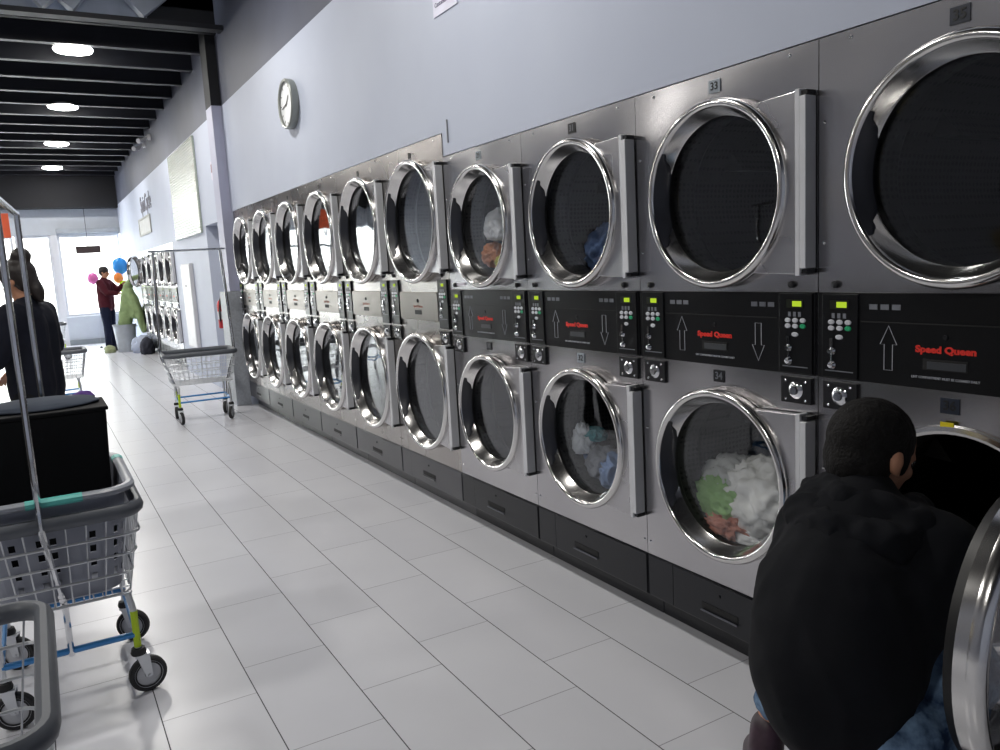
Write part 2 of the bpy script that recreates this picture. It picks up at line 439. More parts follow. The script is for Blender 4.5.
struct(MB().box(-4.84,XW-.001,YE-.35,YE-.001,3.14,3.86),'trim_7',M['darkpaint'])
wf=MB()
def frame(xs,zb,n,name):
    m=MB(); a,b=xs; t=.06
    m.box(a,b,YE+.05,YE+.13,zb,zb+t); m.box(a,b,YE+.05,YE+.13,z0-t,z0-.001); m.box(a,a+t,YE+.05,YE+.13,zb+t,z0-t); m.box(b-t,b,YE+.05,YE+.13,zb+t,z0-t)
    o=struct(m,name,simple('white_window_frame','#c9ccd2',.4))
    MB().box(a+t+.001,b-t-.001,YE+.085,YE+.095,zb+t+.001,z0-t-.001).build('window_pane',M['pane'],o,smooth=None)
frame((.625,XW-.005),.665,1,'window_1'); frame((-.22,.50),0.001,2,'door_2'); frame((-1.6,-.25),.001,3,'window_2')
frame((-3.2,-1.65),.001,4,'window_3'); frame((-4.8,-3.25),.001,5,'window_4')
struct(MB().box(.50,.62,YE-.02,YE+.2,0,z0),'trim_8',M['white'])
struct(MB().box(.62,XW-.001,YE-.12,YE-.001,z0+.03,z0+.13),'trim_9',simple('transom_bar','#9da3aa',.5))
# outside
struct(MB().box(-30,30,YE+.21,60,-.12,-.04),'ground_outside',simple('sunlit_pavement','#c9c7c0',.8))
ob=MB().box(-20,24,45,46,-.04,7).build('building_across_street',simple('pale_render','#dcdad2',.8),smooth=None); ob['kind']='structure'
W_=bpy.data.worlds.new('world'); SC.world=W_; W_.use_nodes=True
bg=W_.node_tree.nodes['Background']; bg.inputs[0].default_value=(.90,.95,1.0,1); bg.inputs[1].default_value=7
# ------------------------------------------------------------------ stacked dryers
def plate_hole(mb,x,y0,y1,z0,z1,c,r,n=48):
    """rectangle with a round opening, facing -x"""
    cy,cz=c; vs=[];fs=[]
    for k in range(n):
        a=2*PI*k/n; ca,sa=math.cos(a),math.sin(a); vs.append((x,cy+r*ca,cz+r*sa))
        ty=((y1-cy)/ca if ca>1e-9 else ((y0-cy)/ca if ca<-1e-9 else 1e9)); tz=((z1-cz)/sa if sa>1e-9 else ((z0-cz)/sa if sa<-1e-9 else 1e9))
        t=min(ty,tz); vs.append((x,cy+t*ca,cz+t*sa))
    # put the corners on the nearest outer vertex
    for (yy,zz) in ((y0,z0),(y0,z1),(y1,z0),(y1,z1)):
        b=min(range(n),key=lambda k:(vs[2*k+1][1]-yy)**2+(vs[2*k+1][2]-zz)**2); vs[2*b+1]=(x,yy,zz)
    for k in range(n):
        j=(k+1)%n; fs.append((2*k,2*j,2*j+1,2*k+1))
    mb.add(vs,fs)
def make_door(parent,sp,z,hw,R_,c):
    """hinged at the near side; the door object's origin is on the hinge line"""
    hy=-sp['W']/2+.034; hx=-.034
    cy=c-hy; h=sp['ph']
    dr=MB(); pz=h
    # rectangular plate from the hinge to behind the ring
    a0=math.asin(min(.98,pz/R_)); pts=[(-.012,-pz),(cy-math.cos(a0)*R_*.98,-pz)]
    n=20; arc=[(cy-R_*.97*math.cos(a0-2*a0*i/n),-pz+0 if False else -R_*.97*math.sin(a0-2*a0*i/n)) for i in range(n+1)]
    poly=[(.0,-pz)]+arc+[(.0,pz)]
    vs=[(-.004,y,zz) for y,zz in poly]+[(.022,y,zz) for y,zz in poly]; N=len(poly)
    fs=[tuple(range(N)),tuple(range(2*N-1,N-1,-1))]+[(i,(i+1)%N,(i+1)%N+N,i+N) for i in range(N)]
    dr.add(vs,fs)
    d=dr.build('door',M['steel_door'],parent,smooth=None,bevel=.002); d.location=(hx,hy,z)
    # ring
    rg=MB().lathe([(R_-.012,.030),(R_-.012,.008),(R_-.002,.004),(R_,-.010),(R_-.006,-.022),(R_-.014,-.026),(R_-.022,-.025),(R_-.027,-.020),(R_-.030,-.012),(R_-.050,.026),(R_-.053,.030)],72,'x',(0,cy,0))
    rg.build('door_ring',M['ring'],d,smooth=50)
    MB().lathe([(R_-.052,.029),(R_-.052,.046),(R_-.046,.052),(R_-.022,.050),(R_-.018,.026),(R_-.012,.026)],64,'x',(0,cy,0)).build('door_gasket',M['gasket'],d,smooth=40)
    MB().lathe([(.0005,.039),(R_-.052,.039),(R_-.052,.043),(.0005,.043)],64,'x',(0,cy,0)).build('door_glass',M['glass'],d,smooth=30)
    # pull handle: dark crescent let into the far side of the ring
    hm=MB(); m_=18; vs=[];fs=[]; am=R(36)
    for i in range(m_+1):
        a=-am+2*am*i/m_; e=1-abs(a/am)
        jag=.006*math.sin(i*2.1) if .03<e<.35 else 0
        ri=R_-.034-(.022*min(1,e*2.2))-jag*.5; ro=R_-.028
        for rr in (ro,(ro+ri)/2,ri):
            x=-.014+ (R_-.028-rr)*1.7-.004 - (.003 if rr==ri else 0)
            vs.append((x,cy+rr*math.cos(a),rr*math.sin(a)))
        vs.append((.030,cy+(ri)*math.cos(a),ri*math.sin(a)))
    for i in range(m_):
        for k in range(3): fs.append((4*i+k,4*i+4+k,4*i+5+k,4*i+1+k))
    hm.add(vs,fs); hm.build('door_handle',M['handle'],d,smooth=40)
    # hinge: full height bar with end knuckles
    hg=MB().box(-.010,.026,-.004,.012,-pz-.003,pz+.003); hg.box(-.014,.031,-.028,-.007,-pz*.93,pz*.93)
    hg.build('hinge',M['bar'],d,bevel=.002)
    for s_ in (-1,1): MB().box(-.004,.031,-.026,-.006,s_*pz*.965-.006,s_*pz*.965+.006).build('hinge_knuckle',M['black'],d,smooth=None)
    return d
def make_dryer(sp):
    W,H=sp['W'],sp['H']; root=empty('stacked_dryer'); g=.0015
    y0,y1=-W/2+g,W/2-g
    cb=MB(); c=sp['c']; Ro=sp['R']-.03
    zsplit=sp['zc']
    plate_hole(cb,0,y0,y1,sp['zb'],zsplit,(c,sp['zl']),Ro); plate_hole(cb,0,y0,y1,zsplit,H,(c,sp['zu']),Ro)
    # sides, top, back, bottom (open front)
    dp=.95
    for (a,b) in ((y0,y0),(y1,y1)): cb.add([(0,a,sp['zb']),(dp,a,sp['zb']),(dp,a,H),(0,a,H)],[(0,1,2,3)])
    cb.add([(0,y0,H),(dp,y0,H),(dp,y1,H),(0,y1,H)],[(0,1,2,3)]); cb.add([(dp,y0,sp['zb']),(dp,y1,sp['zb']),(dp,y1,H),(dp,y0,H)],[(0,1,2,3)])
    cb.add([(0,y0,sp['zb']),(dp,y0,sp['zb']),(dp,y1,sp['zb']),(0,y1,sp['zb'])],[(0,1,2,3)])
    cab=cb.build('cabinet',M['steel'] if sp['black'] else M['steel_tan'],root,smooth=None)
    for zz in (sp['zb']+.05,sp['zl']+.1,sp['zu']+.16,sp['zu']-.17,H-.02):
        for yy in (y0+.016,y1-.016):
            if zz==H-.02 : yy*=.78
            MB().lathe([(.0003,-.004),(.004,-.003),(.006,0)],10,'x',(0,yy,zz)).build('screw',M['chrome'],root)
    for yy in (-.30,.33): MB().lathe([(.0003,-.012),(.010,-.010),(.0115,-.002),(.0115,0)],16,'x',(0,yy*W/.78,sp['pt']+.022)).build('rubber_plug',M['black'],root)
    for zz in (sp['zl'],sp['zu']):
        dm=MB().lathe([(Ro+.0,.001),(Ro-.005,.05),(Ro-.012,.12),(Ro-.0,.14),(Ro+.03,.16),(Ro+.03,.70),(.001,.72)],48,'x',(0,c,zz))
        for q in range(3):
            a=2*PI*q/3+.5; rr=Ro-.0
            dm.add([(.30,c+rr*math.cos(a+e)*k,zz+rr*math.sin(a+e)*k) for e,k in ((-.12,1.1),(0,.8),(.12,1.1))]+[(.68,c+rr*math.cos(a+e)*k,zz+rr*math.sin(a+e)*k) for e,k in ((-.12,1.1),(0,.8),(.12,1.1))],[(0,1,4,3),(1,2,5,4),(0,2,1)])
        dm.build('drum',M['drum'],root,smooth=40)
        make_door(root,sp,zz,None,sp['R'],c)
    # control panel
    pb,pt=sp['pb'],sp['pt']; px=.125
    if sp['black']:
        cp=MB().box(-.007,.001,y0+.003,y1-.003,pb,pt).build('control_panel',M['panel'],root,smooth=None,bevel=.002)
        ln=MB().box(-.009,-.0068,y0+.14,y1-.14,pb+.165,pb+.168); ln.build('panel_seam',M['slot'],cp,smooth=None)
        for yy,z_,up in ((.165,pb+.04,True),(-.175,pb+.03,False)):
            a=MB(); hgt=.118; hw=.024; sh=.012; x=-.0078
            P=[(-sh,0),(-sh,hgt*.58),(-hw,hgt*.58),(0,hgt),(hw,hgt*.58),(sh,hgt*.58),(sh,0)]
            if not up: P=[(u,hgt-v) for u,v in P]
            a.tube([(x,yy+u,z_+v) for u,v in P],.0011,4,closed=True); a.build('arrow_print',M['lineart'],cp,smooth=None)
        for yc in (.19,-.18):
            for i in range(3): MB().box(-.0085,-.0065,yc-.012+i*-.033+.02,yc+.012+i*-.033+.02,pt-.045,pt-.031).build('instruction_print',M['darkprint'],cp,smooth=None)
        text('brand_lettering','Speed Queen',.0235,M['red'],cp,(-.0078,.012,pb+.102),sx=1.2,bold=.0011)
        text('notice_lettering','LINT COMPARTMENT MUST BE CLEANED DAILY',.0088,M['lineart'],cp,(-.0078,.012,pb+.030),sx=.92)
        sl=MB().box(-.0085,-.006,.012-.057,.012+.057,pb+.050,pb+.078); sl.build('drawer_pull',M['slot'],cp,smooth=None)
        MB().box(-.010,-.0084,.012-.054,.012+.045,pb+.053,pb+.072).build('drawer_pull_plate',simple('pull_plate_grey','#383b40',.4),cp,smooth=None)
        MB().lathe([(.0003,-.010),(.006,-.010),(.007,-.006)],16,'x',(0,.012,pb+.135)).build('drawer_lock',M['black'],cp)
        pods=((-.318,.12),(.312,.115))
    else:
        cp=MB().box(-.010,.001,-.265,.265,pb+.04,pt-.075).build('control_panel',M['steel_drawer'],root,smooth=None,bevel=.003)
        MB().box(-.0115,-.0095,-.045,.045,pb+.075,pb+.1).build('drawer_pull',M['slot'],cp,smooth=None)
        MB().lathe([(.0003,-.016),(.009,-.015),(.011,-.009)],16,'x',(0,0,pb+.155)).build('drawer_lock',M['black'],cp)
        text('brand_lettering','Speed Queen',.022,simple('faded_red_print','#a86a5c',.5),cp,(-.0108,.0,pb+.122),sx=1.05)
        pods=((-.335,.115),(.335,.115))
    for yc,pw in pods:
        pd=MB().box(-.012 if sp['black'] else -.012,.0005,yc-pw/2,yc+pw/2,pb+.004,pt-.004).build('control_pod',M['panel'],root,smooth=None,bevel=.002)
        x=-.0125
        MB().box(x-.001,x+.001,yc-.030,yc+.030,pt-.046,pt-.022).build('display_bezel',M['lcdoff'],pd,smooth=None)
        MB().box(x-.0018,x,yc-.024,yc+.008,pt-.042,pt-.026).build('display',M['lcd'],pd,smooth=None)
        for i in range(3): MB().box(x-.0008,x+.001,yc-.022+i*.018,yc-.012+i*.018,pt-.072,pt-.058).build('icon_print',M['darkprint'],pd,smooth=None)
        for r_ in range(2):
            for i in range(3):
                mt=M['greenbtn'] if (r_==1 and i==0) else M['whitebtn']
                MB().lathe([(.0003,-.003),(.0065,-.0028),(.0082,0)],12,'x',(x,0,0),mat=Matrix.Translation((0,yc-.028+i*.027,pt-.083-r_*.017))@Matrix.Diagonal((1,1.35,.9,1))).build('button',mt,pd)
        MB().lathe([(.0003,-.003),(.0065,-.0028),(.0085,0)],12,'x',(x,0,0),mat=Matrix.Translation((0,yc+.0,pt-.125))@Matrix.Diagonal((1,1.5,.85,1))).build('start_button',M['whitebtn'],pd)
        ks=MB().lathe([(.0003,-.012),(.006,-.012),(.009,-.004),(.012,0)],16,'x',(x,yc+.024,pt-.165)); ks.box(x-.004,x+.001,yc+.019,yc+.029,pt-.155,pt-.128)
        ks.lathe([(.0003,-.010),(.008,-.008),(.013,0)],16,'x',(x,yc+.024,pt-.205)); ks.box(x-.003,x+.001,yc+.021,yc+.027,pt-.2,pt-.17)
        ks.build('coin_slot',M['chrome'],pd)
        MB().box(x-.001,x+.001,yc-.045,yc+.045,pt-.223,pt-.220).build('pod_trim_line',M['darkprint'],pd,smooth=None)
        # lock box under the pod
        lk=MB().box(-.010,.0005,yc-.055,yc+.055,pb-.088,pb-.008).build('lock_plate',M['black'],root,smooth=None,bevel=.002)
        lo=MB().lathe([(.0003,-.022),(.012,-.022),(.014,-.016),(.022,-.014),(.026,-.010),(.027,-.0095)],24,'x',(0,yc,pb-.048))
        for a_,b_ in ((-1,-1),(1,-1),(-1,1),(1,1)): lo.lathe([(.0003,-.014),(.004,-.012),(.005,-.0095)],8,'x',(0,yc+a_*.036,pb-.048+b_*.028))
        lo.build('lock',M['chrome'],lk)
    # black plinth under the dryer, with its lint drawer front
    bm_=M['basepaint'] if sp['black'] else M['basereflect']
    bs=MB().box(.0,dp,y0,y1,.10,sp['zb']-.002); bs.box(.074,dp,y0,y1,0,.10)
    base=bs.build('plinth',bm_,root,smooth=None,bevel=.002)
    df=MB().box(-.006,.001,y0+.003,y1-.145,.105,sp['zb']-.006).build('plinth_drawer',bm_,root,smooth=None,bevel=.002)
    MB().box(-.008,-.0055,.01-.085,.01+.085,.158,.180).build('drawer_slot',M['slot'],df,smooth=None)
    MB().tube([(-.012,.01-.085,.150),(-.012,.01+.085,.150)],.0035,6).build('drawer_lip',bm_ if not sp['black'] else simple('lip_grey','#4c4f58',.4),df)
    MB().lathe([(.0003,-.010),(.005,-.010),(.006,-.005)],12,'x',(0,.01,.225)).build('drawer_screw',M['black'],df)
    MB().box(-.003,.001,y1-.14,y1-.003,.105,sp['zb']-.006).build('plinth_side_panel',bm_,root,smooth=None,bevel=.002)
    return root
RB=dict(W=.781,H=1.98,c=-.022,R=.297,zu=1.595,zl=.672,zb=.272,ph=.256,pb=1.042,pt=1.287,zc=1.15,black=True)
LB=dict(W=.843,H=2.10,c=-.035,R=.348,zu=1.669,zl=.690,zb=.272,ph=.292,pb=1.065,pt=1.345,zc=1.2,black=False)
proto_r=make_dryer(RB); proto_l=make_dryer(LB)
def label_plate(root,sp,z,num,dark):
    if dark==0: m,ink=M['label'],M['ink']
    elif dark==1: m,ink=M['black'],M['darkprint']
    else: m,ink=M['labeldark'],M['ink']
    pl=MB().box(-.003,.0003,-.024,.024,z-.020,z+.020).build('number_label',m,root,smooth=None)
    text('label_number',str(num),.034,ink,pl,(-.0036,0,z),bold=.0006)
def open_door(root,upper,ang):
    ds=sorted([o for o in bpy.data.objects if o.parent==root and o.name.split('.')[0]=='door'],key=lambda o:o.location.z)
    d=ds[1 if upper else 0]; d.rotation_euler=(0,0,ang); return d
lab_r=['stainless stacked dryer beside the crouching person, its lower door swung open',
 'stainless stacked dryer numbered 33, white and green bedding in its lower drum',
 'stainless stacked dryer with blue and white clothes in its lower drum',
 'stainless stacked dryer with a white bundle in its upper drum, last with full black panel']
ys=[.7485+.781*(i+.5) for i in range(4)]
for k,nm in ((1,'stainless stacked dryer added unseen just beyond the right edge of the view'),(2,'stainless stacked dryer added unseen second beyond the right edge of the view')):
    r=copy_tree(proto_r); r.location=(D,.7485-.781*(k-.5),0); tag(r,nm,'dryer','stacked dryers with black panels nearest the camera')  # extra dryers added to darken the reflection in the open door glass
dark_u=[2,0,1,0]; dark_l=[2,1,0,1]
right=[]
for i in range(4):
    r=proto_r if i==0 else copy_tree(proto_r)
    r.location=(D,ys[i],0); tag(r,lab_r[i],'dryer','stacked dryers with black panels nearest the camera'); right.append(r)
lord=['first','second','third','fourth','fifth','sixth']
lab_l=['tall stacked dryer with steel middle drawer, right at the height step in the row',
 'tall stacked dryer with steel middle drawer, second beyond the height step',
 'tall stacked dryer with steel middle drawer, third beyond the height step',
 'tall stacked dryer with steel middle drawer, third from the grey end panel',
 'tall stacked dryer with steel middle drawer, second from the grey end panel',
 'tall stacked dryer with a neon cloth in its top drum, beside the grey end panel']
left=[]
for i in range(6):
    r=proto_l if i==0 else copy_tree(proto_l)
    r.location=(D,3.8705+.843*(i+.5),0); tag(r,lab_l[i],'dryer','tall stacked dryers in the middle of the row'); left.append(r)
lab_f=['far bank stacked dryer nearest the white wall panel',
 'far bank stacked dryer, second from the white wall panel','far bank stacked dryer, third from the white wall panel',
 'far bank stacked dryer, fourth from the white wall panel','far bank stacked dryer, second from the shop front end',
 'far bank stacked dryer at the shop front end with its upper door open']
far=[]
for i in range(6):
    r=copy_tree(proto_r); r.location=(D,13.29+.781*(i+.5),0); tag(r,lab_f[i],'dryer','stacked dryers of the far bank'); far.append(r)
for i,r in enumerate(right):
    label_plate(r,RB,1.936,35-2*i,dark_u[i]); label_plate(r,RB,1.005,36-2*i,dark_l[i])
for i,r in enumerate(left):
    pl=MB().box(-.003,.0003,-.014,.014,2.045-.016,2.045+.016).build('number_label',M['black'],r,smooth=None)
od=open_door(right[0],False,R(96.5)); open_door(far[5],True,R(152))
oc=MB().lathe([(.266,.004),(.264,-.012),(.272,-.016),(.283,-.014),(.286,.001)],64,'x',(0,-.022,.672)).build('opening_collar',M['ring'],right[0])
ys_=MB().box(-.029,-.027,-.017,.017,-.010,.010).build('warning_sticker',M['yellow'],right[0],smooth=None,loc=(0.0,-.0,.972-.0))
ys_.location=(.016,.0,.672+.283)
# ------------------------------------------------------------------ clothes in the drums
F=fabric
def heap(n,loc,r,col,label,**k):
    return cloth_blob('cloth_bundle',loc,r,F('cloth_'+n,col),label,**k)
g34='clothes tumbled in the lower drum of dryer 33'
heap('white',(2.10,1.85,.445),(.085,.165,.135),'#f4f5f2','white sheet heaped in the lower drum of the dryer numbered 33',seed=3,group=g34,flat=-.8,fs=4.2,amp=.42)
heap('whitelow',(2.07,1.91,.392),(.055,.13,.045),'#f4f6f7','small white cloth at the very bottom of the drum under the pink one',seed=33,group=g34,fs=4)
heap('cream',(2.13,2.04,.555),(.085,.11,.075),'#cfd2d0','pale grey cloth topmost on the left of the laundry heap behind the door glass',seed=4,group=g34,fs=4)
heap('sage',(2.075,2.035,.455),(.06,.135,.095),'#a4cc8c','pale green cloth draped over the left of the heap in the drum',seed=5,group=g34,amp=.5,fs=4.5)
heap('pink',(2.045,2.00,.400),(.05,.105,.060),'#c0826f','dusty pink cloth low in the drum under the green one',seed=6,group=g34,amp=.5,fs=4.5)
heap('navy',(2.30,1.88,.47),(.12,.20,.19),'#232a3a','dark navy clothes at the back of the drum behind the sheets',seed=8,group=g34)
g32='clothes in the lower drum of the third dryer'
heap('whitecool',(2.08,2.90,.545),(.045,.055,.075),'#e4eaf0','white cloth high on the left of the third dryer lower drum',seed=11,group=g32,amp=.5)
heap('teal',(2.12,2.86,.60),(.05,.05,.035),'#3c8c95','teal cloth beside the white one in the third dryer',seed=12,group=g32)
heap('grey',(2.11,2.77,.455),(.07,.09,.075),'#8b8f97','grey shirt in the middle of the third dryer lower drum',seed=13,group=g32,amp=.5)
heap('denim',(2.09,2.68,.43),(.06,.06,.085),'#8ba3cb','blue and white cloth low at the right of the third dryer drum',seed=14,group=g32,amp=.5)
heap('skyblue',(2.10,2.94,.485),(.05,.05,.045),'#6f95cf','light blue cloth below the white one in the third dryer',seed=15,group=g32)
g29='clothes in the upper drum of the fourth dryer'
heap('whitebright',(2.13,3.58,1.535),(.09,.10,.095),'#f2f4f8','bright white bundle in the upper drum of the fourth dryer',seed=21,group=g29)
heap('tan',(2.10,3.655,1.395),(.06,.075,.075),'#b5764e','brown cloth under the bright white bundle',seed=22,group=g29)
heap('olive',(2.10,3.54,1.385),(.05,.045,.045),'#c6c062','olive yellow cloth right of the brown one in the upper drum',seed=23,group=g29)
heap('bluegrey',(2.2,2.76,1.36),(.12,.13,.12),'#53688e','blue grey heap shaped for a cloth-like reflection, upper drum of the third dryer',seed=24)  # made-up heap standing for a blurred reflection on the door glass
heap('neon',(2.06,8.80,1.70),(.045,.08,.10),'#ccff20','neon yellow cloth in the upper drum of the dryer by the end panel',seed=25)
yc=ys[0]-.022
heap('palegrey',(2.12,yc+.10,.47),(.10,.12,.09),'#4c545f','grey cloth inside the open lower drum in front of the crouching person',seed=26)
# ------------------------------------------------------------------ wall things
ck=empty('wall_clock',(XW,6.46,2.738)); tag(ck,'round white faced wall clock with grey rim above the tall dryers','clock')
MB().lathe([(.001,-.0005),(.185,-.0005),(.19,-.02),(.19,-.055),(.182,-.065),(.170,-.062),(.165,-.05)],48,'x').build('clock_case',simple('clock_rim_grey','#8f938f',.35,.3),ck)
MB().lathe([(.0005,-.046),(.166,-.046)],48,'x').build('clock_dial',simple('dial_white','#dfe2e4',.5),ck)
hm=MB(); hm.box(-.050,-.048,-.005,.005,-.02,.085,Matrix.Rotation(R(50),4,'X')); hm.box(-.052,-.050,-.004,.004,-.02,.125,Matrix.Rotation(R(-100),4,'X')); hm.build('clock_hands',M['ink'],ck,smooth=None)
tk=MB()
for i in range(12): tk.box(-.048,-.0465,-.004,.004,.135,.155,Matrix.Rotation(2*PI*i/12,4,'X'))
tk.build('clock_numerals',M['ink'],ck,smooth=None)
sg=empty('wall_notice',(XW,3.74,2.82)); tag(sg,'white paper notice high on the wall at the top edge of the view','sign')
MB().box(-.006,-.0006,-.13,.13,-.145,.145).build('notice_sheet',simple('notice_white','#d3d4e6',.5),sg,smooth=None)
text('notice_lettering','NOTICE',.06,M['ink'],sg,(-.0068,0,.09)); text('notice_lettering','Washers and\nDryers for',.036,simple('notice_ink','#6a6884',.5),sg,(-.0068,0,.01)); text('notice_lettering','Customers Only',.032,MATS['notice_ink'],sg,(-.0068,0,-.093),bold=.0006)
# small blank strip labels under the fourth upper door
st=MB().box(-.003,0,-.05,.05,-.008,.008).build('instruction_strip',simple('strip_white','#cfcbd6',.5),right[3],smooth=None,loc=(0,.26,1.315))
# lettering on the far wall
sl=empty('wall_lettering',(XW,15.9,2.80)); tag(sl,'grey lettering on the white wall above the far dryers','sign')
text('lettering','SpinCycle',.42,simple('sign_grey','#73727c',.5),sl,(-.006,0,0),sx=.9,ext=.004,bold=.004)
fr=MB(); 
for a in ((-.85,.85,-.16,-.13),(-.85,.85,.13,.16),(-.85,-.80,-.13,.13),(.80,.85,-.13,.13)): fr.box(-.02,-.001,*a)
f_=fr.build('framed_plaque',simple('plaque_frame','#a3a39f',.5),smooth=None,loc=(XW,16.3,2.42)); tag(f_,'shallow grey outlined plaque under the wall lettering','plaque')
MB().box(-.008,-.001,-.80,.80,-.13,.13).build('plaque_face',simple('plaque_face','#bcbdbb',.5),f_,smooth=None)
# security camera pair
sc_=empty('security_camera',(XW,15.1,3.70)); tag(sc_,'small pale security camera on the grey band of the wall','camera')
MB().lathe([(.001,0),(.05,0),(.045,-.03),(.03,-.05),(.001,-.055)],20,'x').build('camera_mount',M['white'],sc_)
MB().tube([(-.05,0,0),(-.12,-.02,-.06),(-.2,-.1,-.08)],[.02,.035,.04],12).build('camera_body',M['white'],sc_)
sc2=copy_tree(sc_); sc2.location=(XW,14.4,3.72); sc2['label']='second small pale security camera nearer the pillar'
# white electrical panel and cabinet near the doorway
eb=MB().box(-.05,-.001,-.36,.36,-.60,.60).build('utility_panel',M['white'],bevel=.006,loc=(XW,12.1,1.02),smooth=None); tag(eb,'tall white utility panel between the doorway and the far dryers','panel')
MB().box(-.056,-.05,-.33,.33,-.57,.57).build('panel_door',simple('panel_door_white','#e2e3e6',.4),eb,smooth=None)
for yy in (-.05,.05): MB().box(-.062,-.056,yy-.012,yy+.012,.28,.30).build('panel_latch',M['slot'],eb,smooth=None)
sw=MB().box(-.02,-.001,-.05,.05,-.10,.10).build('wall_placard',simple('placard_pale','#c9c3d2',.5),smooth=None,loc=(XW,9.72,2.62)); tag(sw,'small pale placard beside the pillar above the doorway','sign')
MB().box(-.022,-.02,-.03,.03,-.02,.07).build('placard_print',simple('placard_red','#8e6a72',.5),sw,smooth=None)
# fire extinguisher on the white trim
fe=empty('fire_extinguisher',(D-.115,9.40,.84)); tag(fe,'red fire extinguisher with white label hung beside the doorway','fire extinguisher')
redm=simple('extinguisher_red','#c01420',.3)
MB().lathe([(.001,0),(.055,.0),(.06,.01),(.06,.26),(.05,.30),(.025,.325),(.018,.33),(.018,.35),(.001,.35)],28,'z').build('cylinder_body',redm,fe)
MB().lathe([(.0603,.10),(.0612,.10),(.0612,.19),(.0603,.19)],28,'z').build('extinguisher_label',M['white'],fe)
MB().box(-.012,.012,-.055,.02,.35,.365).box(-.010,.010,-.06,.02,.378,.386).build('extinguisher_lever',M['black'],fe,smooth=None)
MB().tube([(0,-.03,.35),(-.03,-.07,.33),(-.05,-.075,.2),(-.05,-.07,.08)],.010,8).build('hose',M['gasket'],fe)
MB().box(.055,.064,-.03,.03,.05,.30).build('wall_bracket',M['black'],fe,smooth=None)
